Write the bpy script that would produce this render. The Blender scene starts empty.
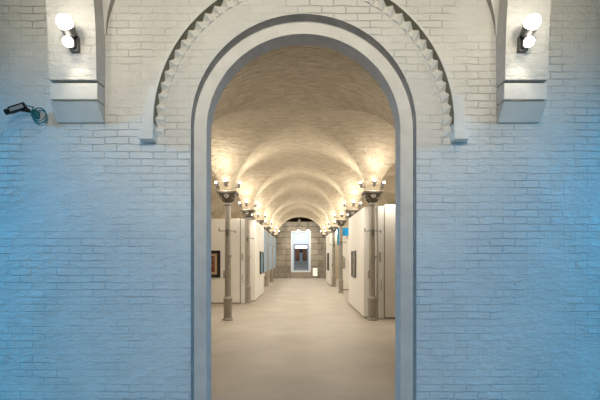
import bpy, bmesh, math, random
from mathutils import Vector, Matrix
random.seed(7)
PI = math.pi
C = bpy.context.scene.collection
SC = bpy.context.scene

# ------------------------------------------------------------------ camera, world, light, exposure
cam_d = bpy.data.cameras.new('camera'); cam = bpy.data.objects.new('camera', cam_d); C.objects.link(cam)
cam.location = (0, 0, 1.6); cam.rotation_euler = (PI/2, 0, 0)
cam_d.sensor_width = 36; cam_d.lens = 24; cam_d.shift_y = 57/600; cam_d.clip_end = 200
SC.camera = cam
w = bpy.data.worlds.new('world'); SC.world = w; w.use_nodes = True
w.node_tree.nodes['Background'].inputs[0].default_value = (0.60, 0.97, 1.0, 1)
w.node_tree.nodes['Background'].inputs[1].default_value = 0.085
SC.view_settings.view_transform = 'Standard'; SC.view_settings.look = 'None'
SC.view_settings.gamma = 1; SC.view_settings.use_curve_mapping = False
SC.view_settings.exposure = 0.0

def light(name, kind, loc, power, col, target=None, parent=None, **kw):
    d = bpy.data.lights.new(name, kind); d.energy = power; d.color = col
    for k, v in kw.items(): setattr(d, k, v)
    o = bpy.data.objects.new(name, d); C.objects.link(o); o.location = loc
    if target is not None:
        o.rotation_euler = (Vector(target) - Vector(loc)).to_track_quat('-Z', 'Y').to_euler()
    if parent: o.parent = parent
    return o
BLUE = (0.02, 0.45, 0.95)
light('blue_floodlight', 'SPOT', (-6.3, 2.3, 3.5), 980, BLUE, (-1.5, 3.7, -0.1), spot_size=1.45, spot_blend=1.0, shadow_soft_size=0.3)
light('blue_floodlight', 'SPOT', (6.3, 2.3, 3.5), 980, BLUE, (1.5, 3.7, -0.1), spot_size=1.45, spot_blend=1.0, shadow_soft_size=0.3)
light('hall_lamp', 'SPOT', (0, -1.8, 4.4), 820, (1.0, 0.90, 0.70), (0.0, 3.9, 4.8), spot_size=1.25, spot_blend=1.0, shadow_soft_size=0.4)
light('hall_spotlight', 'SPOT', (0, -2.5, 3.4), 440, (1.0, 0.92, 0.90), (0.0, 3.9, 1.6), spot_size=1.15, spot_blend=1.0, shadow_soft_size=0.5)
for s_ in (-1, 1): light('vault_lamp', 'POINT', (s_*0.95, 6.2, 3.45), 5, (1.0, 0.93, 0.80), shadow_soft_size=0.12)  # unseen fill added to brighten the nearest vault bay, no fitting
WARM = (1.0, 0.925, 0.78)

# ------------------------------------------------------------------ materials
def mat(name, col, rough=0.7, metal=0.0, emit=None, es=0.0, spec=0.3):
    m = bpy.data.materials.new(name); m.use_nodes = True
    b = m.node_tree.nodes['Principled BSDF']
    b.inputs['Base Color'].default_value = (*col, 1); b.inputs['Roughness'].default_value = rough
    b.inputs['Metallic'].default_value = metal; b.inputs['Specular IOR Level'].default_value = spec
    if emit:
        b.inputs['Emission Color'].default_value = (*emit, 1); b.inputs['Emission Strength'].default_value = es
    return m
def nd(m, t, **kw):
    n = m.node_tree.nodes.new(t)
    for k, v in kw.items():
        if k in n.inputs: n.inputs[k].default_value = v
        else: setattr(n, k, v)
    return n
def lk(m, a, b): m.node_tree.links.new(a, b)
def bsdf(m): return m.node_tree.nodes['Principled BSDF']
def ramp(m, fac, stops):
    r = m.node_tree.nodes.new('ShaderNodeValToRGB'); els = r.color_ramp.elements
    while len(els) < len(stops): els.new(0.5)
    for e, (p, c) in zip(els, stops): e.position = p; e.color = (*c, 1)
    lk(m, fac, r.inputs[0]); return r.outputs[0]

def noisy(name, c0, c1, scale=3.0, rough=0.75, bump=0.0, bscale=30.0, stretch=(1,1,1), metal=0.0, bdist=0.01, spec=0.3):
    m = mat(name, c0, rough, metal, spec=spec)
    tc = nd(m, 'ShaderNodeTexCoord'); mp = nd(m, 'ShaderNodeMapping'); mp.inputs['Scale'].default_value = stretch
    lk(m, tc.outputs['Object'], mp.inputs['Vector'])
    n = nd(m, 'ShaderNodeTexNoise', Scale=scale, Detail=6.0, Roughness=0.6); lk(m, mp.outputs[0], n.inputs['Vector'])
    lk(m, ramp(m, n.outputs['Fac'], [(0.32, c0), (0.68, c1)]), bsdf(m).inputs['Base Color'])
    if bump:
        n2 = nd(m, 'ShaderNodeTexNoise', Scale=bscale, Detail=5.0, Roughness=0.6); lk(m, mp.outputs[0], n2.inputs['Vector'])
        bp = nd(m, 'ShaderNodeBump', Strength=bump, Distance=bdist); lk(m, n2.outputs['Fac'], bp.inputs['Height'])
        lk(m, bp.outputs[0], bsdf(m).inputs['Normal'])
    return m

def brick_mat(name, c_hi, c_lo, bw=0.235, rh=0.071, mortar=0.006, strength=0.6, dist=0.012, wobble=0.02, rough=0.7, joint_dark=0.9, off=0.5, jmin=0.05, tone=0.0):
    m = mat(name, c_hi, rough, spec=0.25)
    tc = nd(m, 'ShaderNodeTexCoord'); se = nd(m, 'ShaderNodeSeparateXYZ'); lk(m, tc.outputs['Object'], se.inputs[0])
    co = nd(m, 'ShaderNodeCombineXYZ')
    add = nd(m, 'ShaderNodeMath', operation='ADD'); lk(m, se.outputs['X'], add.inputs[0]); lk(m, se.outputs['Y'], add.inputs[1])
    lk(m, add.outputs[0], co.inputs['X']); lk(m, se.outputs['Z'], co.inputs['Y'])
    wn = nd(m, 'ShaderNodeTexNoise', Scale=5.0, Detail=4.0, Roughness=0.7); lk(m, tc.outputs['Object'], wn.inputs['Vector'])
    sub = nd(m, 'ShaderNodeVectorMath', operation='SUBTRACT'); lk(m, wn.outputs['Color'], sub.inputs[0]); sub.inputs[1].default_value = (.5, .5, .5)
    sc = nd(m, 'ShaderNodeVectorMath', operation='SCALE'); lk(m, sub.outputs[0], sc.inputs[0]); sc.inputs['Scale'].default_value = wobble
    av = nd(m, 'ShaderNodeVectorMath', operation='ADD'); lk(m, co.outputs[0], av.inputs[0]); lk(m, sc.outputs[0], av.inputs[1])
    b = nd(m, 'ShaderNodeTexBrick', offset=off); b.inputs['Scale'].default_value = 1.0
    b.inputs['Brick Width'].default_value = bw; b.inputs['Row Height'].default_value = rh
    b.inputs['Mortar Size'].default_value = mortar; b.inputs['Mortar Smooth'].default_value = 1.0
    b.inputs['Color1'].default_value = (1, 1, 1, 1); b.inputs['Color2'].default_value = (0.45, 0.45, 0.45, 1); b.inputs['Mortar'].default_value = (0, 0, 0, 1)
    lk(m, av.outputs[0], b.inputs['Vector'])
    # joint depth fades in and out: the limewash fills many of the joints
    n1 = nd(m, 'ShaderNodeTexNoise', Scale=1.7, Detail=5.0, Roughness=0.7); lk(m, tc.outputs['Object'], n1.inputs['Vector'])
    mr = nd(m, 'ShaderNodeMapRange'); mr.inputs['From Min'].default_value = 0.42; mr.inputs['From Max'].default_value = 0.62
    mr.inputs['To Min'].default_value = jmin; lk(m, n1.outputs['Fac'], mr.inputs['Value'])
    n2 = nd(m, 'ShaderNodeTexNoise', Scale=7.0, Detail=7.0, Roughness=0.7); mp2 = nd(m, 'ShaderNodeMapping'); mp2.inputs['Scale'].default_value = (1, 1, 2.4)
    lk(m, tc.outputs['Object'], mp2.inputs['Vector']); lk(m, mp2.outputs[0], n2.inputs['Vector'])
    bw_ = nd(m, 'ShaderNodeRGBToBW'); lk(m, b.outputs['Color'], bw_.inputs[0])
    mu = nd(m, 'ShaderNodeMath', operation='MULTIPLY'); lk(m, bw_.outputs[0], mu.inputs[0]); lk(m, mr.outputs[0], mu.inputs[1])
    mix = nd(m, 'ShaderNodeMath', operation='MULTIPLY_ADD'); lk(m, n2.outputs['Fac'], mix.inputs[0]); mix.inputs[1].default_value = 1.6; lk(m, mu.outputs[0], mix.inputs[2])
    bp = nd(m, 'ShaderNodeBump', Strength=strength, Distance=dist); lk(m, mix.outputs[0], bp.inputs['Height']); lk(m, bp.outputs[0], bsdf(m).inputs['Normal'])
    n3 = nd(m, 'ShaderNodeTexNoise', Scale=1.3, Detail=8.0, Roughness=0.7); lk(m, tc.outputs['Object'], n3.inputs['Vector'])
    base = ramp(m, n3.outputs['Fac'], [(0.3, c_lo), (0.7, c_hi)])
    jm = nd(m, 'ShaderNodeMath', operation='MULTIPLY'); lk(m, b.outputs['Fac'], jm.inputs[0]); lk(m, mr.outputs[0], jm.inputs[1])
    mc = nd(m, 'ShaderNodeMix', data_type='RGBA', blend_type='MULTIPLY')
    lk(m, jm.outputs[0], mc.inputs[0]); lk(m, base, mc.inputs[6]); mc.inputs[7].default_value = (joint_dark,)*3 + (1,)
    out = mc.outputs[2]
    if tone:
        tm = nd(m, 'ShaderNodeMix', data_type='RGBA', blend_type='MULTIPLY'); tm.inputs[0].default_value = tone
        cl = nd(m, 'ShaderNodeMath', operation='MAXIMUM'); lk(m, bw_.outputs[0], cl.inputs[0]); cl.inputs[1].default_value = 0.45
        lk(m, out, tm.inputs[6]); lk(m, cl.outputs[0], tm.inputs[7]); out = tm.outputs[2]
    lk(m, out, bsdf(m).inputs['Base Color'])
    return m

M = {}
M['limewash_brick'] = brick_mat('limewash_brick', (0.84, 0.82, 0.77), (0.72, 0.70, 0.66), joint_dark=0.95, strength=0.85, dist=0.018, wobble=0.04, jmin=0.05, tone=0.08)
M['limewash'] = noisy('limewash', (0.68, 0.66, 0.62), (0.80, 0.78, 0.73), 4.0, 0.75, 0.5, 25, bdist=0.008)
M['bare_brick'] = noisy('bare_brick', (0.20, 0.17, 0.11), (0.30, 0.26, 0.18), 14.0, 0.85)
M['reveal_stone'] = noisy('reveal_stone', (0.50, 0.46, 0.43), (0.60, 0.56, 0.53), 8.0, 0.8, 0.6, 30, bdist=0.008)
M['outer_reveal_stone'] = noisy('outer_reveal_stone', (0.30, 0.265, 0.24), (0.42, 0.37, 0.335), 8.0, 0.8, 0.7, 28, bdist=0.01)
M['vault_plaster'] = noisy('vault_plaster', (0.46, 0.375, 0.265), (0.64, 0.555, 0.43), 4.5, 0.85, 1.0, 8.0, (1.0, 2.6, 1.6), bdist=0.11)
M['aisle_plaster'] = noisy('aisle_plaster', (0.55, 0.48, 0.36), (0.64, 0.56, 0.44), 1.2, 0.85, 0.4, 14, bdist=0.02)
M['floor'] = noisy('floor', (0.36, 0.315, 0.265), (0.45, 0.40, 0.34), 1.1, 0.55, 0.15, 40, (1, 1, 1), bdist=0.004, spec=0.35)
M['hall_floor'] = noisy('hall_floor', (0.48, 0.44, 0.40), (0.55, 0.51, 0.46), 1.5, 0.6)
M['panel_white'] = noisy('panel_white', (0.82, 0.80, 0.76), (0.86, 0.84, 0.80), 2.0, 0.6)
M['panel_edge'] = mat('panel_edge', (0.33, 0.31, 0.28), 0.5)
M['upright'] = noisy('upright', (0.36, 0.335, 0.30), (0.45, 0.42, 0.37), 6.0, 0.5)
M['column_paint'] = noisy('column_paint', (0.30, 0.275, 0.235), (0.37, 0.34, 0.29), 9.0, 0.5, 0.25, 60, bdist=0.003)
M['capital_stone'] = noisy('capital_stone', (0.09, 0.075, 0.06), (0.20, 0.175, 0.14), 30.0, 0.6, 0.6, 70, bdist=0.01)
M['lamp_metal'] = mat('lamp_metal', (0.16, 0.15, 0.14), 0.45, 0.6)
M['bulb'] = mat('bulb', (1, 1, 1), 0.3, emit=(1.0, 0.90, 0.72), es=16)
M['wall_bulb'] = mat('wall_bulb', (1, 1, 1), 0.3, emit=(1.0, 0.95, 0.86), es=10)
M['black_plastic'] = mat('black_plastic', (0.012, 0.013, 0.016), 0.35)
M['grey_plastic'] = mat('grey_plastic', (0.30, 0.34, 0.36), 0.4)
M['cable_teal'] = mat('cable_teal', (0.03, 0.20, 0.24), 0.45)
M['lens'] = mat('lens', (0.01, 0.012, 0.02), 0.08, spec=0.6)
M['frame_black'] = mat('frame_black', (0.02, 0.017, 0.015), 0.35)
M['frame_gold'] = mat('frame_gold', (0.45, 0.30, 0.12), 0.4, 0.5)
M['mat_board'] = mat('mat_board', (0.55, 0.44, 0.33), 0.8)
M['frame_grey'] = mat('frame_grey', (0.12, 0.12, 0.12), 0.4)
def canvas(name, cols, scale):
    m = mat(name, cols[0], 0.6)
    tc = nd(m, 'ShaderNodeTexCoord'); n = nd(m, 'ShaderNodeTexNoise', Scale=scale, Detail=3.0); lk(m, tc.outputs['Object'], n.inputs['Vector'])
    k = len(cols)
    lk(m, ramp(m, n.outputs['Fac'], [(0.3 + 0.4*i/(k-1), c) for i, c in enumerate(cols)]), bsdf(m).inputs['Base Color'])
    return m
M['canvas_red'] = canvas('canvas_red', [(0.05, 0.025, 0.02), (0.22, 0.08, 0.05), (0.45, 0.28, 0.2)], 6)
M['canvas_grey'] = canvas('canvas_grey', [(0.10, 0.10, 0.09), (0.24, 0.22, 0.19), (0.35, 0.33, 0.29)], 5)
M['canvas_blue'] = canvas('canvas_blue', [(0.05, 0.14, 0.22), (0.13, 0.27, 0.36), (0.30, 0.42, 0.48)], 5)
M['blue_screen'] = noisy('blue_screen', (0.30, 0.39, 0.50), (0.36, 0.45, 0.56), 2.0, 0.8)
M['cyan_screen'] = noisy('cyan_screen', (0.02, 0.22, 0.40), (0.04, 0.34, 0.52), 2.0, 0.6)
M['ashlar'] = brick_mat('ashlar', (0.58, 0.52, 0.44), (0.36, 0.32, 0.27), bw=1.25, rh=0.44, mortar=0.035, strength=1.0, dist=0.06, wobble=0.12, joint_dark=0.5, jmin=0.6, tone=0.4, off=0.37)
M['dark_wood'] = noisy('dark_wood', (0.07, 0.035, 0.018), (0.13, 0.07, 0.035), 2.5, 0.6, stretch=(8, 1, 1))
M['door_wood'] = noisy('door_wood', (0.24, 0.11, 0.06), (0.34, 0.17, 0.10), 3.0, 0.5, stretch=(6, 1, 1))
M['white_paint'] = mat('white_paint', (0.82, 0.84, 0.86), 0.6)
M['portal_grey'] = mat('portal_grey', (0.22, 0.25, 0.29), 0.5)
M['portal_step'] = mat('portal_step', (0.36, 0.36, 0.35), 0.6)
M['pedestal_blue'] = mat('pedestal_blue', (0.40, 0.50, 0.58), 0.6)
M['bronze'] = mat('bronze', (0.02, 0.035, 0.06), 0.35, 0.5)
M['lightbox'] = mat('lightbox', (1, 1, 1), 0.5, emit=(0.92, 0.96, 1.0), es=2.2)
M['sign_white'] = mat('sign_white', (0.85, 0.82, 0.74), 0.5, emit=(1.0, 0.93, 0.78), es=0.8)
M['sign_print'] = mat('sign_print', (0.45, 0.40, 0.34), 0.6)
M['bench_red'] = mat('bench_red', (0.22, 0.08, 0.05), 0.5)

# ------------------------------------------------------------------ mesh helpers
def box(bm, x0, x1, y0, y1, z0, z1, bev=0.0):
    vs = [bm.verts.new((x, y, z)) for z in (z0, z1) for y in (y0, y1) for x in (x0, x1)]
    fs = [bm.faces.new([vs[i] for i in q]) for q in ((0,2,3,1), (4,5,7,6), (0,1,5,4), (2,6,7,3), (0,4,6,2), (1,3,7,5))]
    if bev:
        es = list({e for f in fs for e in f.edges})
        bmesh.ops.bevel(bm, geom=es, offset=bev, segments=2, profile=0.5, affect='EDGES')
def rings(bm, rows, cap=True, close=True):
    vr = [[bm.verts.new(p) for p in r] for r in rows]
    n = len(vr[0])
    for a, b in zip(vr, vr[1:]):
        for i in range(n if close else n-1):
            j = (i+1) % n
            bm.faces.new((a[i], a[j], b[j], b[i]))
    if cap:
        bm.faces.new(list(reversed(vr[0]))); bm.faces.new(vr[-1])
def lathe(bm, prof, n=24, c=(0,0,0), rot=None, cap=True):
    R = rot or Matrix.Identity(3)
    rows = [[Vector(c) + R @ Vector((r*math.cos(2*PI*i/n), r*math.sin(2*PI*i/n), z)) for i in range(n)] for r, z in prof]
    rings(bm, rows, cap)
def dirrot(d): return Vector(d).normalized().to_track_quat('Z', 'Y').to_matrix()
def tube(bm, pts, r, n=8):
    pts = [Vector(p) for p in pts]; rows = []
    t0 = (pts[1]-pts[0]).normalized(); u = t0.orthogonal().normalized()
    for i, p in enumerate(pts):
        t = (pts[min(i+1, len(pts)-1)] - pts[max(i-1, 0)]).normalized()
        u = (u - t*u.dot(t)).normalized(); v = t.cross(u)
        rr = r[i] if isinstance(r, (list, tuple)) else r
        rows.append([p + (u*math.cos(2*PI*k/n) + v*math.sin(2*PI*k/n))*rr for k in range(n)])
    rings(bm, rows)
def sphere(bm, c, r, sx=1, sy=1, sz=1, u=14, v=9):
    mtx = Matrix.Translation(c) @ Matrix.Diagonal((r*sx, r*sy, r*sz, 1))
    bmesh.ops.create_uvsphere(bm, u_segments=u, v_segments=v, radius=1, matrix=mtx)
def prism(bm, poly, axis, a, b):
    """extrude a 2D polygon along 'x' or 'y' from a to b"""
    f = (lambda p, t: (t, p[0], p[1])) if axis == 'x' else (lambda p, t: (p[0], t, p[1]))
    va = [bm.verts.new(f(p, a)) for p in poly]; vb = [bm.verts.new(f(p, b)) for p in poly]
    n = len(poly); bm.faces.new(va); bm.faces.new(list(reversed(vb)))
    for i in range(n): bm.faces.new((va[i], vb[i], vb[(i+1) % n], va[(i+1) % n]))
def obj(name, bm, m, parent=None, smooth=0.0, loc=None):
    bmesh.ops.recalc_face_normals(bm, faces=bm.faces)
    if smooth:
        for f in bm.faces: f.smooth = True
        for e in bm.edges:
            e.smooth = not (len(e.link_faces) == 2 and e.calc_face_angle(0) > smooth)
    me = bpy.data.meshes.new(name); bm.to_mesh(me); bm.free()
    me.materials.append(m)
    o = bpy.data.objects.new(name, me); C.objects.link(o)
    if parent: o.parent = parent
    if loc: o.location = loc
    return o
def B(): return bmesh.new()
def tag(o, label, cat, group=None):
    o['label'] = label; o['category'] = cat
    if group: o['group'] = group
    return o
def thing(name, label, cat, loc=(0,0,0), rotz=0, group=None):
    o = bpy.data.objects.new(name, None); C.objects.link(o); o.empty_display_size = 0.1
    o.location = loc; o.rotation_euler = (0, 0, rotz)
    return tag(o, label, cat, group)
def struct(name, bm, m, label, cat, smooth=0.0, parent=None):
    o = obj(name, bm, m, parent, smooth)
    if not parent:
        o['kind'] = 'structure'; o['label'] = label; o['category'] = cat
    return o
def dup(root, loc, label=None, group=None, rotz=None):
    r = root.copy(); C.objects.link(r); r.location = loc
    if rotz is not None: r.rotation_euler = (0, 0, rotz)
    if label: r['label'] = label
    if group: r['group'] = group
    for ch in list(root.children):
        c = ch.copy(); C.objects.link(c); c.parent = r
        for g in list(ch.children):
            d = g.copy(); C.objects.link(d); d.parent = c
    return r

# ------------------------------------------------------------------ dimensions
CX, ZC = 0.035, 2.87            # centre of the front arch
Y1, Y2, Y3 = 3.9, 4.02, 4.235    # wall face, inner order face, back face
R1, R2 = 1.10, 0.975
BAY, HB = 3.86, 1.83            # bay length along the nave, half width of the nave
SPR, RISE, DOME = 3.24, 1.20, 0.38
PH = 0.21                       # half width of an impost
COLY = [10.15 + BAY*k for k in range(-1, 6)]   # first one stands just behind the front wall
XO = 3*HB                       # outer aisle wall

# ------------------------------------------------------------------ setting: floors, front wall, arch
bm = B(); box(bm, -XO-0.3, XO+0.3, Y1, 30.6, -0.2, 0.0)
struct('floor', bm, M['floor'], 'pale beige worn floor running down the vaulted nave', 'floor')
bm = B(); box(bm, -7, 7, -3.5, Y1, -0.2, -0.001)
struct('floor', bm, M['hall_floor'], 'hall floor in front of the big arch', 'floor')

def arch_wall(bm, R, ya, yb, xa, xb, ztop, n=48, rout=None):
    """wall from ya to yb with an arched opening of radius R centred on CX; arch samples shared front and back"""
    arc = [(CX + R*math.cos(PI - PI*i/n), ZC + R*math.sin(PI*i/n)) for i in range(n+1)]
    path = [(CX-R, 0.0)] + [(CX-R, ZC*t/6) for t in range(1, 6)] + arc + [(CX+R, ZC*t/6) for t in range(5, 0, -1)] + [(CX+R, 0.0)]
    for y in (ya, yb):
        top = [bm.verts.new((x, y, ztop)) for x, z in arc]; low = [bm.verts.new((x, y, z)) for x, z in arc]
        for i in range(n): bm.faces.new((low[i], low[i+1], top[i+1], top[i]))
        for sx, x in ((xa, CX-R), (xb, CX+R)):
            q = [bm.verts.new(p) for p in ((sx, y, 0), (x, y, 0), (x, y, ztop), (sx, y, ztop))]
            bm.faces.new(q)
    return path
def reveal(bm, path, ya, yb):
    va = [bm.verts.new((x, ya, z)) for x, z in path]; vb = [bm.verts.new((x, yb, z)) for x, z in path]
    for i in range(len(path)-1): bm.faces.new((va[i], va[i+1], vb[i+1], vb[i]))
def plain_wall(name, m, R, ya, yb, xa, xb, ztop, label):
    bm = B(); p = arch_wall(bm, R, ya, yb, xa, xb, ztop)
    q = [(xa, ya), (xb, ya), (xb, yb), (xa, yb)]
    for (ax, ay), (bx, by) in ((q[0], q[3]), (q[1], q[2])):
        bm.faces.new([bm.verts.new(v) for v in ((ax, ay, 0), (bx, by, 0), (bx, by, ztop), (ax, ay, ztop))])
    bm.faces.new([bm.verts.new(v) for v in ((xa, ya, ztop), (xb, ya, ztop), (xb, yb, ztop), (xa, yb, ztop))])
    o = struct(name, bm, m, label, 'wall')
    return o, p
wf, p1 = plain_wall('wall_front', M['limewash_brick'], R1, Y1, Y2, -7, 7, 6.6, 'whitewashed brick wall pierced by the big round arch')
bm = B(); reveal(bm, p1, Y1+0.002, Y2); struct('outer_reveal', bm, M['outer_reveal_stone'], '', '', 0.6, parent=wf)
wi, p2 = plain_wall('trim_1', M['limewash'], R2, Y2+0.001, Y3, -7, 7, 6.6, 'recessed inner order of the big round arch')
wi['category'] = 'arch'
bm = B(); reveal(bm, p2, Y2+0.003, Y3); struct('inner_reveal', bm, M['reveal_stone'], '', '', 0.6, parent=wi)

# hood mould with dog-tooth bricks, upright ends and label stops
hood = bpy.data.objects.new('trim_2', None); C.objects.link(hood); hood.location = (CX, Y1, ZC)
hood['kind'] = 'structure'; hood['label'] = 'projecting hood mould with dog-tooth brick course over the big arch'; hood['category'] = 'moulding'
RI, RO, PR = 1.428, 1.446, 0.105
n = 72; rows = []
for i in range(n+1):
    a = PI*i/n; c, s = math.cos(a), math.sin(a)
    rows.append([(RI*c, 0, RI*s), (RI*c, -PR, RI*s), (RO*c, -PR, RO*s), (RO*c, 0, RO*s)])
bm = B(); rings(bm, rows); obj('hood_band', bm, M['limewash'], hood, 0.5)
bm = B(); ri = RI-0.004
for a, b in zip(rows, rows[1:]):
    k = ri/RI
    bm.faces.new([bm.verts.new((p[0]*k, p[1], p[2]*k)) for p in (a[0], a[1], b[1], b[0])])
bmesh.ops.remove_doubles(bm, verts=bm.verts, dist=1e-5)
so = obj('hood_soffit', bm, M['bare_brick'], hood, 0.5); so['label'] = 'dull brown unpainted underside of the moulding'  # shade under the moulding is put into this brown colour
dt = 0.111/1.41; nt = int(PI/dt); dt = PI/nt
tooth0 = None
angs = [dt*(i+0.5) for i in range(nt)]
for a in angs:
    wd = dt*1.405*0.94/2
    if tooth0 is None:
        bm = B()
        va = [bm.verts.new(v) for v in ((1.355, -.004, -wd*.8), (1.357, -0.026, 0), (1.355, -.004, wd*.8))]
        vb = [bm.verts.new(v) for v in ((RI-.005, 0, -wd), (RI-.005, -0.072, 0), (RI-.005, 0, wd))]
        bm.faces.new(va); bm.faces.new(list(reversed(vb)))
        for i in range(3): bm.faces.new((va[i], vb[i], vb[(i+1) % 3], va[(i+1) % 3]))
        t = obj('tooth', bm, M['limewash'], hood); tooth0 = t
    else:
        t = tooth0.copy(); C.objects.link(t); t.parent = hood
    t.rotation_euler = (0, -a, 0)
for s in (-1, 1):
    for k in range(1):            # one brick below the springing
        t = tooth0.copy(); C.objects.link(t); t.parent = hood; t.location = (0, 0, -0.056)
        t.rotation_euler = (0, 0 if s > 0 else PI, 0)
    bm = B(); arc = [(RI*math.cos(a), RI*math.sin(a)) for a in (0.0, 0.06, 0.12, 0.18, 0.23)]
    poly = [(s*x, z) for x, z in ([(RI, -0.065), (1.52, -0.065)] + ([(1.51, 0.17), (1.45, 0.36)] if s < 0 else [(1.505, 0.26), (1.43, 0.27)]) + list(reversed(arc)))]
    prism(bm, poly, 'y', 0, -PR-0.004); obj('upright_end', bm, M['limewash'], hood)
    bm = B(); a, b = sorted((s*1.425, s*1.565)); box(bm, a, b, -0.125, 0, -0.155, -0.065, 0.006); obj('label_stop', bm, M['limewash'], hood)

# springers of the hall's own vault, left and right
def springer(name, xa, xb, label, inner):
    o = bpy.data.objects.new(name, None); C.objects.link(o); o.location = ((xa+xb)/2, Y1, 3.0)
    o['kind'] = 'structure'; o['label'] = label; o['category'] = 'springer'
    h = (xb-xa)/2
    bm = B(); prism(bm, [(0, -.095), (-.035, -.095), (-.15, .058), (0, .058)], 'x', -h, h); ob = obj('corbel', bm, M['limewash'], o)
    bm = B(); box(bm, -h*.97, h*.97, -.11, 0, .054, .081); obj('joint', bm, M['panel_edge'], o)
    bm = B(); box(bm, -h*1.0, h*1.0, -.150, 0, .079, .232, 0.005); obj('impost_block', bm, M['limewash'], o)
    bm = B(); box(bm, -h*.97, h*.97, -.115, 0, .23, .258); obj('joint', bm, M['panel_edge'], o)
    prof = [(0, .256)]
    for i in range(17):
        t = i/16; z = .256 + 3.0*t; y = -.168 - 1.3*t**2.4 - .02*t
        prof.append((y, z))
    prof.append((0, 3.25))
    bm = B(); prism(bm, prof, 'x', -h, h); obj('rib_shaft', bm, M['limewash_brick'], o)
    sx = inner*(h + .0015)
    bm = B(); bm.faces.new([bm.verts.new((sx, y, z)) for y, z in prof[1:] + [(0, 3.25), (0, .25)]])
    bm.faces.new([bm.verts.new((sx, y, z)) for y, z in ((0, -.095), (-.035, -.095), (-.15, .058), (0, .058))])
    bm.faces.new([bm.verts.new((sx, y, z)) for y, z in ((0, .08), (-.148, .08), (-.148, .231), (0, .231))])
    obj('side_face', bm, M['reveal_stone'], o)  # shade on the inner side is put into this greyer colour
    # wall rib beside the springer: its face, and its underside with shade put into the colour
    fr, sf = [], []
    for i in range(15):
        t = i/14; z = .76 + 1.3*t; x = h + .012 + .075*(t/.25)**1.6 if t < .25 else h + .087 + .5*(t-.25)
        dep = .012 + .20*t
        fr.append([(inner*h, 0, z), (inner*h, -dep, z), (inner*x, -dep, z), (inner*x, 0, z)])
    bm = B(); rings(bm, fr); wr = obj('wall_rib', bm, M['limewash'], o)
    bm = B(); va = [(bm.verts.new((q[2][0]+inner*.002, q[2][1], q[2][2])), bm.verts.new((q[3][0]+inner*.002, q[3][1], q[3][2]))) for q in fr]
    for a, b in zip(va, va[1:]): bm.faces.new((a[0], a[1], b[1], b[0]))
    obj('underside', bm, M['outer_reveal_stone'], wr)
    return o
springer('trim_3', -2.345, -1.90, 'stone springer with stepped corbel left of the big arch', 1)
springer('trim_4', 1.915, 2.315, 'stone springer with stepped corbel right of the big arch', -1)

# ------------------------------------------------------------------ setting: vaults, aisle walls, end wall
def halfgrid(n):
    return [math.sin(-PI/2 + PI*i/n) for i in range(n+1)]
N = 28
def camber(y):
    """the crown swells over every second pair of columns and dips to the arches between"""
    k = (y - COLY[1])/BAY
    if k < 1: return 0.10*max(0.0, k)
    return 0.10 + (DOME - 0.10)*max(0.0, 1 - (k - 2*max(1, round(k/2)))**2)
def vault(bm, xc, hx, y0, y1, ymin=None):
    yc, hy = (y0+y1)/2, (y1-y0)/2
    ax, ay = hx-0.18, hy-0.07
    us = [(-hx, -1.0)] + [(t*ax, t) for t in halfgrid(N)] + [(hx, 1.0)]
    vs = [(-hy, -1.0)] + [(t*ay, t) for t in halfgrid(N)] + [(hy, 1.0)]
    def f(t): return math.sqrt(max(0.0, 1-t*t))
    V = []
    for oy, v in vs:
        row = []
        for ox, u in us:
            z = SPR + RISE*max(f(u), f(v)) + camber(yc+oy)*(1-u*u)
            row.append(bm.verts.new((xc+ox, yc+oy, z)))
        V.append(row)
    n = len(us)
    for j in range(n-1):
        for i in range(n-1):
            a, b, c, d = V[j][i], V[j][i+1], V[j+1][i+1], V[j+1][i]
            if ymin is not None and (a.co.y + d.co.y)/2 < ymin: continue
            uu, vv = us[i][1]+us[i+1][1], vs[j][1]+vs[j+1][1]
            if uu*vv >= 0: bm.faces.new((a, b, c)); bm.faces.new((a, c, d))
            else: bm.faces.new((a, b, d)); bm.faces.new((b, c, d))
bm = B()
ys = [COLY[0]-BAY] + COLY
for k in range(len(ys)-1):
    for xc in (-2*HB, 0, 2*HB):
        vault(bm, xc, HB, ys[k], ys[k+1], Y3-0.05 if k == 0 else None)
bmesh.ops.remove_doubles(bm, verts=bm.verts, dist=0.0005)
bmesh.ops.delete(bm, geom=[v for v in bm.verts if not v.link_faces], context='VERTS')
struct('ceiling', bm, M['vault_plaster'], 'plastered groin vaults over the nave and its aisles', 'ceiling', smooth=math.radians(24))

for nm, s in (('wall_left', -1), ('wall_right', 1)):
    bm = B(); a, b = sorted((s*XO, s*(XO+0.3))); box(bm, a, b, Y2, 31.2, 0, 5.6)
    struct(nm, bm, M['aisle_plaster'], 'plastered outer wall of the %s aisle' % ('left' if s < 0 else 'right'), 'wall')
# end walls of the aisles and the nave's ashlar end wall
YE = 30.6
DX0, DX1, DZ0, DZ1 = -0.70, 0.83, 0.50, 3.58
for s in (-1, 1):
    bm = B(); a, b = sorted((s*2.1, s*XO)); box(bm, a, b, COLY[-1]+0.21, COLY[-1]+0.5, 0, 5.6)
    struct('wall_aisle_left' if s < 0 else 'wall_aisle_right', bm, M['aisle_plaster'], 'far end wall of the %s aisle' % ('left' if s < 0 else 'right'), 'wall')
bm = B()
box(bm, -2.6, DX0, YE, YE+0.5, 0, 4.30); box(bm, DX1, 2.6, YE, YE+0.5, 0, 4.30); box(bm, DX0, DX1, YE, YE+0.5, DZ1, 4.30)
struct('wall_far', bm, M['ashlar'], 'rough stone block wall closing the far end of the nave', 'wall')
bm = B(); box(bm, -2.7, 2.7, COLY[-1]+0.5, 34.5, 4.75, 4.9); box(bm, -2.7, 2.7, 32.6, 32.8, 4.3, 4.75)
struct('ceiling_far', bm, M['dark_wood'], 'dark timber ceiling beyond the last vault', 'ceiling')
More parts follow.
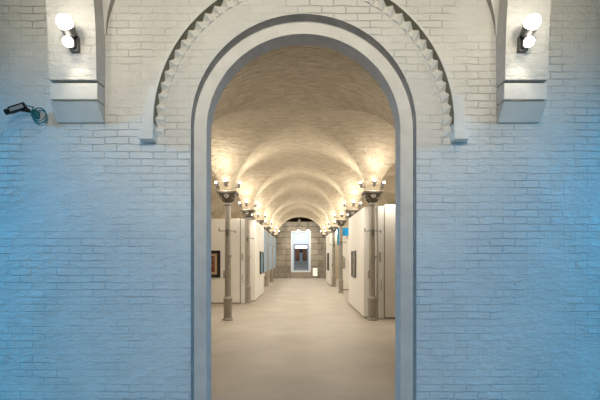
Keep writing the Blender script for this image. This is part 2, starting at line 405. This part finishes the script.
bm = B(); box(bm, -2.65, -2.45, COLY[-1]+0.5, YE, 0, 4.75); box(bm, 2.45, 2.65, COLY[-1]+0.5, YE, 0, 4.75)
struct('wall_lobby', bm, M['ashlar'], 'side walls of the space before the stone end wall', 'wall')
bm = B(); box(bm, -4, 4, 30.3, 42, -0.3, -0.2); box(bm, DX0, DX1, YE-0.02, YE+0.5, -0.2, DZ0-0.06); box(bm, DX0, DX1, YE-0.45, YE-0.02, 0, 0.17)
struct('step', bm, M['floor'], 'beige steps up to the far doorway', 'step')
# white room beyond the doorway
bm = B()
box(bm, -1.6, 1.8, YE+0.5, 39, DZ0-0.2, DZ0-0.06)
struct('floor_far', bm, M['white_paint'], 'pale floor of the bright room beyond the doorway', 'floor')
PX0, PX1, PZ1, PY = -0.53, 0.71, 2.68, 34.0
bm = B()
box(bm, -1.7, -1.6, YE+0.5, 39, DZ0-.2, 4.3); box(bm, 1.8, 1.9, YE+0.5, 39, DZ0-.2, 4.3); box(bm, -1.7, 1.9, YE+0.5, 39, 4.1, 4.3)
box(bm, -1.6, PX0, PY, PY+0.2, DZ0-.06, 4.1); box(bm, PX1, 1.8, PY, PY+0.2, DZ0-.06, 4.1); box(bm, PX0, PX1, PY, PY+0.2, PZ1, 4.1)
box(bm, -1.6, 1.8, 38.8, 39, DZ0-.06, 4.1)
struct('wall_white_room', bm, M['white_paint'], 'white walls of the bright room beyond the doorway', 'wall')
def frame(bm, x0, x1, z0, z1, w_, ya, yb, bottom=True):
    box(bm, x0, x0+w_, ya, yb, z0, z1); box(bm, x1-w_, x1, ya, yb, z0, z1); box(bm, x0+w_, x1-w_, ya, yb, z1-w_, z1)
    if bottom: box(bm, x0+w_, x1-w_, ya, yb, z0, z0+w_)
d = bpy.data.objects.new('door_1', None); C.objects.link(d); d.location = ((DX0+DX1)/2, YE, DZ0)
d['kind'] = 'structure'; d['label'] = 'tall white lined doorway in the stone end wall'; d['category'] = 'doorway'
hw = (DX1-DX0)/2
bm = B(); frame(bm, -hw, hw, -0.06, DZ1-DZ0, 0.09, -0.03, 0.5); obj('door_frame', bm, M['white_paint'], d)
d = bpy.data.objects.new('door_2', None); C.objects.link(d); d.location = ((PX0+PX1)/2, PY, DZ0)
d['kind'] = 'structure'; d['label'] = 'grey framed inner doorway seen through the white one'; d['category'] = 'doorway'
hw = (PX1-PX0)/2
bm = B(); frame(bm, -hw, hw, -0.06, PZ1-DZ0, 0.10, -0.03, 0.2, False); obj('door_frame', bm, M['portal_grey'], d)
bm = B(); box(bm, -1.2, 1.4, 37.0, 37.1, DZ0-.06, 3.9)
struct('wall_inner', bm, M['portal_grey'], 'grey back wall behind the brown doors', 'wall')
bm = B()
for i in range(5): box(bm, -1.55, 1.75, 34.4+.45*i, 37.0, DZ0-.06+.16*i, DZ0-.06+.16*(i+1))
struct('step_far', bm, M['portal_step'], 'grey steps rising behind the inner doorway', 'step')
t = thing('double_door', 'brown wooden double door behind the dark statue', 'door', (0.095, 36.95, DZ0-.06+.8))
for s in (-1, 1):
    bm = B(); a, b = sorted((s*0.015, s*0.55)); box(bm, a, b, 0, 0.045, 0.0, 1.95)
    lf = obj('door_leaf', bm, M['door_wood'], t)
    for z0, z1 in ((0.2, 0.85), (1.0, 1.75)):
        bm = B(); box(bm, a+0.1, b-0.1, -0.012, 0, z0, z1, 0.004); obj('raised_panel', bm, M['door_wood'], lf)
light('white_room_lamp', 'AREA', (0.1, 32.6, 4.0), 48, (0.86, 0.95, 1.0), (0.1, 32.61, 0.5), shape='RECTANGLE', size=1.6, size_y=1.6)
light('white_room_lamp', 'AREA', (0.1, 35.4, 3.9), 25, (0.9, 0.96, 1.0), (0.1, 35.41, 0.5), shape='RECTANGLE', size=1.0, size_y=1.0)

# ------------------------------------------------------------------ columns
def make_column(detail):
    t = thing('iron_column', '', 'column')
    bm = B()
    lathe(bm, [(.135, 0), (.135, .035), (.115, .05), (.105, .07), (.105, .50), (.115, .53), (.115, .56), (.095, .585), (.085, .60), (.078, .62)], 8, rot=Matrix.Rotation(PI/8, 3, 'Z'))
    obj('base', bm, M['column_paint'], t)
    bm = B(); lathe(bm, [(.078, .60), (.076, 1.7), (.072, 2.90), (.072, 2.93)], 24); obj('shaft', bm, M['column_paint'], t, 0.5)
    bm = B(); lathe(bm, [(.072, 2.90), (.098, 2.915), (.104, 2.93), (.098, 2.945), (.078, 2.96), (.078, 2.975)], 24); obj('neck_ring', bm, M['column_paint'], t, 0.5)
    bm = B()
    rows = []
    for z, r, q in ((2.97, .076, 0), (3.02, .084, 0), (3.07, .110, .35), (3.12, .15, .7), (3.16, .19, 1), (3.19, .215, 1)):
        row = []
        for i in range(24):
            a = 2*PI*i/24 + PI/24*0; c, s = math.cos(a), math.sin(a); k = 1/max(abs(c), abs(s))
            row.append((c*r*(1 + (k-1)*q*.9), s*r*(1 + (k-1)*q*.9), z))
        rows.append(row)
    rings(bm, rows)
    if detail:
        for i in range(8):                     # leaves
            a = 2*PI*i/8; c, s = math.cos(a), math.sin(a)
            tube(bm, [(c*.09, s*.09, 2.985), (c*.118, s*.118, 3.03), (c*.145, s*.145, 3.06), (c*.165, s*.165, 3.055)], [.02, .026, .022, .01], 6)
    cp = obj('capital', bm, M['capital_stone'], t, 0.7)
    if detail:
        for i in range(4):
            a = PI/2*i; R = Matrix.Rotation(a, 3, 'Z')
            bm = B(); pts = [R @ Vector((.045*math.cos(u), -.193, 3.125+.045*math.sin(u))) for u in [2*PI*k/14 for k in range(15)]]
            tube(bm, pts, .013, 6); sphere(bm, R @ Vector((0, -.185, 3.125)), .022, u=8, v=6)
            obj('rosette', bm, M['column_paint'], cp, 0.8)
            bm = B(); R2_ = Matrix.Rotation(a+PI/4, 3, 'Z')
            pts = [R2_ @ Vector((0.0, -.225-.03*math.cos(u)*(1-u/12), 3.135+.03*math.sin(u)*(1-u/12))) for u in [k*.6 for k in range(16)]]
            tube(bm, pts, .016, 6); obj('volute', bm, M['capital_stone'], cp, 0.8)
    bm = B(); box(bm, -.235, .235, -.235, .235, 3.19, 3.215, 0.006); box(bm, -.25, .25, -.25, .25, 3.213, SPR+0.002, 0.006); obj('abacus', bm, M['capital_stone'], t)
    if detail:
        bm = B(); box(bm, -.22, .22, -.105, -.085, 2.245, 2.262); box(bm, -.03, .03, -.13, -.065, 2.15, 2.30, 0.005)
        tube(bm, [(-.2, -.095, 2.26), (-.2, -.095, 2.33)], .012); tube(bm, [(.2, -.095, 2.26), (.2, -.095, 2.20)], .012)
        obj('cable_bracket', bm, M['lamp_metal'], t)
        bm = B(); lathe(bm, [(.03, 0), (.034, .06), (.02, .075)], 12, (.065, -.075, 1.62), dirrot((.5, -.8, .1))); box(bm, .035, .08, -.08, -.03, 1.60, 1.66); obj('clip', bm, M['upright'], t, .6)
        bm = B(); box(bm, -.112, -.068, -.05, 0.02, 1.06, 1.26, 0.006); obj('switch_box', bm, M['upright'], t)
    return t
near0 = make_column(True)
ordw = ['hidden', 'nearest', 'second', 'third', 'fourth', 'fifth', 'farthest']
far0 = None
used = False
columns = {}
for k, y in enumerate(COLY):
    for s in (-1, 1):
        side = 'left' if s < 0 else 'right'
        if k == 0: lab = 'slender grey column tucked behind the big arch on the %s' % side
        elif k == 1: lab = ('nearest grey iron column in the left row, before a white panel with a dark framed picture' if s < 0 else
                            'nearest grey iron column in the right row, against the end of a white panel')
        elif k == 6: lab = 'farthest grey column of the %s row, next to the stone end wall' % side
        else: lab = '%s grey iron column from the arch in the %s row' % (ordw[k], side)
        loc = (s*HB, y, 0)
        if not used: o = near0; o.location = loc; o['label'] = lab; used = True
        else: o = dup(near0, loc, lab)
        o['group'] = 'columns along the nave'
        columns[k, s] = o

# ------------------------------------------------------------------ spotlights on the capitals
def make_spot(power):
    """origin on the impost face, pointing along -Y and up"""
    t = thing('spotlight', '', 'spotlight')
    bm = B(); box(bm, -.03, .03, -.012, 0, -.03, .03, 0.003); tube(bm, [(0, -.005, 0), (0, -.05, 0), (0, -.085, .03)], .011); obj('bracket', bm, M['lamp_metal'], t)
    bm = B(); dr = dirrot((0, -.25, 1)); lathe(bm, [(.03, -.07), (.036, -.06), (.038, 0), (.046, .05), (.043, .052), (.036, .03), (.03, .0)], 16, (0, -.095, .05), dr, cap=True)
    obj('housing', bm, M['lamp_metal'], t, .5)
    bm = B(); sphere(bm, (0, -.112, .118), .034); obj('bulb', bm, M['bulb'], t, 1.5)
    light('lamp_glow', 'POINT', (0, -.66, .12), power*.66, WARM, parent=t, shadow_soft_size=0.1)  # fill added away from the bulb to light the vault evenly
    light('lamp_flood', 'SPOT', (0, -.17, .16), power*.45, WARM, (0, -1.2, 1.05), parent=t, shadow_soft_size=0.06, spot_size=2.0, spot_blend=1.0)
    light('lamp_beam', 'SPOT', (0, -.17, .0), power*1.8, WARM, (0, -.95, -1.2), parent=t, shadow_soft_size=0.06, spot_size=2.5, spot_blend=.8)
    return t
spot0 = make_spot(38); used = False
for k in range(1, 7):
    for s in (-1, 1):
        side = 'left' if s < 0 else 'right'
        for nm, dx, dy, dz, rz in (('leftmost', -.185, 0.0, .13, -PI/2), ('middle', s*0.03, -.075, .16, 0), ('rightmost', .185, 0.0, .13, PI/2)):
            lab = '%s lit spotlight on the capital of the %s column in the %s row' % (nm, ordw[k], side)
            loc = (s*HB+dx, COLY[k]+dy, SPR+dz)
            if not used: o = spot0; o.location = loc; o.rotation_euler = (0, 0, rz); o['label'] = lab; used = True
            else: o = dup(spot0, loc, lab, rotz=rz)
            o['group'] = 'small spotlights on the column capitals'

# ------------------------------------------------------------------ exhibition panels
def panel(name, x0, x1, y0, y1, z1, label, m='panel_white', z0=0.0, cat='panel', skirt=True):
    t = thing(name, label, cat, ((x0+x1)/2, (y0+y1)/2, 0)); cx, cy = t.location.x, t.location.y
    bm = B(); box(bm, x0-cx, x1-cx, y0-cy, y1-cy, z0+(0.05 if skirt else 0), z1, 0.004); obj('board', bm, M[m], t)
    if skirt:
        bm = B(); box(bm, x0-cx+.015, x1-cx-.015, y0-cy+.012, y1-cy-.012, 0.0, 0.05); obj('plinth_strip', bm, M['panel_edge'], t)
    return t
def upright(x0, x1, y0, y1, z1, label):
    t = thing('panel_upright', label, 'panel post', ((x0+x1)/2, (y0+y1)/2, 0)); w_ = (x1-x0)/2; h = (y1-y0)/2
    for a, b in ((-w_, -w_+.025), (w_-.025, w_)): bm = B(); box(bm, a, b, -h, h, 0, z1); obj('frame_rail', bm, M['panel_edge'], t)
    bm = B(); box(bm, -w_+.025, w_-.025, -h+.025, h, 0.02, z1-.02); obj('infill', bm, M['panel_white'], t)
    bm = B(); box(bm, -w_+.05, -w_+.10, -h+.01, -h+.05, 1.48, 1.72, .004); obj('hinge_plate', bm, M['upright'], t)
    bm = B(); tube(bm, [(0, -h+.03, .75), (0, -h-.02, .77), (0, -h-.02, 1.0), (0, -h+.03, 1.02)], .012); obj('handle', bm, M['upright'], t)
    return t
PANELG = 'white exhibition panels between the columns'
panel('exhibition_panel', -XO+.05, -2.05, 13.62, 13.74, 2.90, 'wide white panel closing the left aisle behind the nearest left column')['group'] = PANELG
upright(-2.04, -1.85, 13.62, 13.8, 2.92, 'grey panel post beside the second left column')
panel('exhibition_panel', -1.80, -1.60, 14.25, 17.65, 2.92, 'white panel along the nave behind the second left column')['group'] = PANELG
panel('exhibition_panel', 1.66, 1.98, 10.42, 13.65, 2.90, 'thick white panel along the nave behind the nearest right column')['group'] = PANELG
upright(1.985, 2.185, 10.28, 10.42, 2.93, 'grey edged panel post right of the nearest right column')
panel('exhibition_panel', 2.19, XO-.05, 10.30, 10.42, 2.95, 'white panel closing the right aisle at the right edge of the archway')['group'] = PANELG
panel('exhibition_panel', 1.66, 1.78, 21.95, 25.4, 2.92, 'white panel along the nave between far right columns, with a dark picture')['group'] = PANELG
panel('exhibition_panel', 2.00, XO-.05, 19.3, 19.42, 2.62, 'low white panel across the right aisle under the cyan screen')['group'] = PANELG
panel('projection_screen', 1.85, 4.2, 19.9, 19.95, 3.05, 'bright cyan blue screen glimpsed above the low right panel', 'cyan_screen', 2.2, 'screen', False)
for o in (bpy.data.objects['projection_screen'],):
    for x in (-1.1, 1.05): bm = B(); box(bm, x, x+.05, .03, .08, 0, 2.9); obj('stand_post', bm, M['upright'], o)
light('cyan_projector', 'AREA', (3.0, 19.6, 3.1), 14, (0.15, 0.75, 1.0), (2.6, 19.9, 2.7), shape='DISK', size=0.3)  # unseen cyan light aimed at the screen, no fitting
for i, (y0, y1) in enumerate(((18.25, 21.3), (22.1, 25.2), (25.95, 29.0))):
    w_ = ['third and fourth', 'fourth and fifth', 'fifth and farthest'][i]
    t = thing('hanging_screen', 'tall pale blue screen between the %s left columns' % w_, 'screen', (-1.76, (y0+y1)/2, 0), 0, 'pale blue screens in the left row')
    h = (y1-y0)/2
    bm = B(); box(bm, -.02, .02, -h, h, .85, 2.9, .004); obj('fabric', bm, M['blue_screen'], t)
    for y in (-h-.03, h): bm = B(); box(bm, -.03, .03, y, y+.03, 0, 2.92); obj('stand_post', bm, M['upright'], t)
    bm = B(); box(bm, -.03, .03, -h-.03, h+.03, 2.9, 2.94); obj('top_rail', bm, M['upright'], t)
def bench(x, y, label):
    t = thing('bench', label, 'bench', (x, y, 0), 0, 'low benches under the blue screens')
    bm = B(); box(bm, -.2, .2, -.6, .6, .46, .56, .01); obj('seat', bm, M['panel_white'], t)
    for sx in (-1, 1):
        for sy in (-1, 1):
            bm = B(); box(bm, sx*.15-.03, sx*.15+.03, sy*.5-.03, sy*.5+.03, 0, .46); obj('leg', bm, M['bench_red'], t)
bench(-2.1, 19.6, 'low white bench with red brown legs under the nearest blue screen')
bench(-2.1, 23.6, 'low white bench with red brown legs under the second blue screen')

# ------------------------------------------------------------------ pictures
def picture(loc, rz, w_, h_, fw, fm, cm, label, mat_w=0.0, inner=None, group='framed pictures on the panels'):
    t = thing('framed_picture', label, 'picture', loc, rz, group)
    bm = B(); frame(bm, -w_/2, w_/2, -h_/2, h_/2, fw, -.045, 0); obj('frame', bm, M[fm], t)
    a, b = w_/2-fw, h_/2-fw
    if inner:
        bm = B(); frame(bm, -a, a, -b, b, .025, -.03, -.004); obj('gilt_slip', bm, M[inner], t); a -= .025; b -= .025
    if mat_w:
        bm = B(); frame(bm, -a, a, -b, b, mat_w, -.018, -.004); obj('mat_board', bm, M['mat_board'], t); a -= mat_w; b -= mat_w
    bm = B(); box(bm, -a, a, -.014, -.003, -b, b); obj('canvas', bm, M[cm], t)
    return t
picture((-3.02, 13.618, 1.36), 0, 0.62, 0.92, .10, 'frame_black', 'canvas_red', 'black framed picture with pale mount on the wide left panel', .06, 'frame_gold')
picture((-1.598, 16.5, 1.37), PI/2, 1.30, 0.90, .05, 'frame_black', 'canvas_blue', 'bluish picture on the white panel behind the second left column')
picture((1.658, 12.2, 1.385), -PI/2, 0.84, 0.80, .04, 'frame_grey', 'canvas_grey', 'grey picture on the thick white panel behind the nearest right column')
picture((1.658, 23.4, 1.33), -PI/2, 1.25, 1.0, .06, 'frame_black', 'canvas_grey', 'dark framed picture on the far right panel')
# wall device on the low right panel
t = thing('wall_device', 'small dark device on a white box on the low right panel', 'device', (2.08, 19.298, 1.46))
bm = B(); box(bm, -.10, .10, -.10, 0, -.06, .12, .01); obj('body', bm, M['upright'], t)
bm = B(); box(bm, -.07, .09, -.05, 0, -.42, -.08, .005); obj('cable_box', bm, M['panel_edge'], t)

# ------------------------------------------------------------------ far end: statue, light box, sign, lamps
t = thing('statue', 'dark bust on a pale blue pedestal beyond the far doorway', 'statue', (0.10, 36.5, DZ0-.06+.8))
bm = B(); box(bm, -.16, .16, -.16, .16, 0, .08, .01); box(bm, -.12, .12, -.12, .12, .08, .70, .01); box(bm, -.15, .15, -.15, .15, .70, .75, .01); obj('pedestal', bm, M['pedestal_blue'], t)
bm = B()
rows = []
for z, a, b in ((1.08, .10, .08), (1.14, .07, .06), (1.20, .17, .10), (1.29, .20, .11), (1.36, .16, .09), (1.41, .07, .065), (1.46, .06, .065), (1.51, .085, .10), (1.58, .10, .115), (1.65, .085, .10), (1.70, .04, .05)):
    rows.append([(a*math.cos(2*PI*i/20), b*math.sin(2*PI*i/20) - (.015 if z > 1.45 else 0), z) for i in range(20)])
rows = [[(x*.8, y*.8, .75 + (z-1.08)*.75) for x, y, z in q] for q in rows]; rings(bm, rows); sphere(bm, (0, -.10, 1.114), .018, u=8, v=6); sphere(bm, (-.08, -.01, 1.12), .02, .5, 1, 1.5, 8, 6); sphere(bm, (.08, -.01, 1.12), .02, .5, 1, 1.5, 8, 6)
obj('bust', bm, M['bronze'], t, 1.2)
t = thing('light_box', 'glowing white light panel hanging before the brown double door', 'light', (0.095, 36.0, 2.45))
bm = B(); box(bm, -.60, .60, -.08, .02, -.10, .26, .01); obj('housing', bm, M['portal_grey'], t)
bm = B(); box(bm, -.57, .57, -.10, -.08, -.07, .23); obj('diffuser', bm, M['lightbox'], t)
for x in (-.4, .4): bm = B(); tube(bm, [(x, 0, .25), (x, 0, 1.65)], .012); obj('hanger', bm, M['portal_grey'], t)
t = thing('sign', 'small lit white notice sign beside the far doorway', 'sign', (1.14, YE-.4, 0))
bm = B(); tube(bm, [(0, .02, 0.02), (0, .02, .5)], .02); lathe(bm, [(.13, 0), (.13, .02), (.03, .03)], 16, (0, .02, 0)); obj('stand', bm, M['upright'], t)
bm = B(); box(bm, -.16, .16, -.02, .02, .18, .74, .004); s_ = obj('board', bm, M['sign_white'], t)
bm = B()
for z in (.30, .37, .44, .51, .58): box(bm, -.10, .10 - .05*(z > .55), -.0225, -.0205, z, z+.022)
obj('print_lines', bm, M['sign_print'], s_)
for i, x in enumerate((-0.14, 0.60)):
    t = thing('door_spotlight', '%s small lit spotlight above the far white doorway' % ('left' if i == 0 else 'right'), 'spotlight', (x, YE, 3.70), 0, 'spotlights above the far doorway')
    bm = B(); tube(bm, [(0, 0, .03), (0, -.12, .03)], .015); lathe(bm, [(.05, 0), (.06, .10), (.05, .11)], 12, (0, -.13, .06), dirrot((0, -.35, -1))); obj('housing', bm, M['lamp_metal'], t, .5)
    bm = B(); sphere(bm, (0, -.175, -.06), .055, u=12, v=8); obj('bulb', bm, M['bulb'], t, 1.5)
    light('lamp_glow', 'POINT', (0, -.3, -.12), 2, WARM, parent=t, shadow_soft_size=.05)
t = thing('pendant_lamp', 'small pendant fitting hanging under the dark timber ceiling', 'lamp', (-0.05, 30.25, 4.75))
bm = B(); tube(bm, [(0, 0, 0), (0, 0, -.28)], .012); obj('rod', bm, M['upright'], t)
bm = B(); lathe(bm, [(.03, -.26), (.09, -.30), (.11, -.44), (.06, -.48)], 14); obj('lamp_shade', bm, M['column_paint'], t, .6)

# ------------------------------------------------------------------ wall spotlights on the springers
def wall_spot(x, label, s):
    t = thing('wall_spotlight', label, 'spotlight', (x, Y1-0.20, 3.62), 0, 'bright spotlights on the springers')
    bm = B(); box(bm, -.04, .04, -.02, .045, -.12, .02, .005); tube(bm, [(0, 0, -.04), (0, -.06, -.04), (-s*.0, -.085, .02)], .012); tube(bm, [(0, 0, -.09), (s*.02, -.055, -.10)], .012)
    obj('bracket', bm, M['lamp_metal'], t, .5)
    bm = B(); lathe(bm, [(.035, -.06), (.05, -.05), (.07, .03), (.064, .03), (.045, -.02)], 20, (0, -.10, .03), dirrot((0, -.9, .55))); hs = obj('lamp_head', bm, M['lamp_metal'], t, .5)
    bm = B(); sphere(bm, (0, -.155, .06), .068); obj('bulb', bm, M['wall_bulb'], hs, 1.5)
    bm = B(); lathe(bm, [(.025, -.05), (.034, -.04), (.045, .02), (.04, .02), (.03, -.01)], 20, (0, -.075, -.075), dirrot((0, -.5, -.9))); hs = obj('lamp_head', bm, M['lamp_metal'], t, .5)
    bm = B(); sphere(bm, (0, -.105, -.085), .045); obj('bulb', bm, M['wall_bulb'], hs, 1.5)
    light('lamp_glow', 'POINT', (0, -.55, .12), 7, (1.0, .90, .72), parent=t, shadow_soft_size=.06)
    l = light('lamp_beam', 'SPOT', (-s*.0, -.14, -.14), 4, (1.0, .90, .72), parent=t, shadow_soft_size=.04, spot_size=1.5, spot_blend=.9)
    l.rotation_euler = Vector((-s*.10, .22, -.5)).to_track_quat('-Z', 'Y').to_euler()
wall_spot(-2.085, 'bright twin spotlight on the springer left of the big arch', -1)
wall_spot(2.06, 'bright twin spotlight on the springer right of the big arch', 1)

# ------------------------------------------------------------------ camera device with coiled cable on the left wall
t = thing('surveillance_camera', 'small black camera with coiled teal cable on the blue lit wall', 'camera', (-2.56, Y1, 3.02))
ax = Vector((-.93, -.20, -.42)).normalized()      # where it looks
R = ax.to_track_quat('Y', 'Z').to_matrix()
def obox(bm, R, c, hx, hy, hz, bev=0.004):
    n0 = len(bm.verts); box(bm, -hx, hx, -hy, hy, -hz, hz, bev); bm.verts.ensure_lookup_table()
    for v in bm.verts[n0:]: v.co = R @ v.co + Vector(c)
c0 = Vector((-.105, -.13, -.02))
bm = B(); obox(bm, R, c0, .022, .062, .02); bd = obj('body', bm, M['grey_plastic'], t)
bm = B(); obox(bm, R, c0 + R @ Vector((0, -.005, .024)), .027, .075, .005); obj('sun_cover', bm, M['black_plastic'], bd)
bm = B(); obox(bm, R, c0 - R @ Vector((0, -.01, .022)), .024, .066, .005); obj('base_rail', bm, M['black_plastic'], bd)
bm = B(); lathe(bm, [(.018, 0), (.025, .008), (.027, .05), (.022, .052), (.02, .03)], 20, c0 + ax*.06, dirrot(ax)); ln = obj('lens_barrel', bm, M['black_plastic'], t, .5)
bm = B(); sphere(bm, c0 + ax*.092, .018, u=12, v=8); obj('lens_glass', bm, M['lens'], ln, 1.5)
bm = B(); obox(bm, R, c0 - ax*.068, .021, .012, .022); obj('back_plate', bm, M['black_plastic'], t)
bm = B(); lathe(bm, [(.035, 0), (.035, .012), (.02, .02)], 16, (-.02, 0, -.02), dirrot((0, -1, 0))); tube(bm, [(-.02, -.01, -.02), (-.03, -.09, -.03), (-.075, -.125, -.035)], .012); sphere(bm, (-.03, -.09, -.02), .018, u=10, v=8)
obj('mount_arm', bm, M['black_plastic'], t, .8)
bm = B()
pts = []
for i in range(90):
    u = i/89*2*PI*2.35 + 2.2
    k = i/89
    pts.append((.055 + (.060+.015*math.sin(3*k))*math.cos(u)*(1-.18*k), -.03 - .05*(1-k), -.045 - .03*k + (.066+.008*k)*math.sin(u)*(1-.12*k)))
pts = [tuple(c0 - ax*.075), tuple(c0 - ax*.095 + Vector((.01, .01, -.005)))] + pts
tube(bm, pts, .0055, 6); obj('cable', bm, M['cable_teal'], t, 1.0)
bm = B(); box(bm, -.012, .03, -.05, 0, -.075, -.01, .005); obj('junction_box', bm, M['cable_teal'], t)
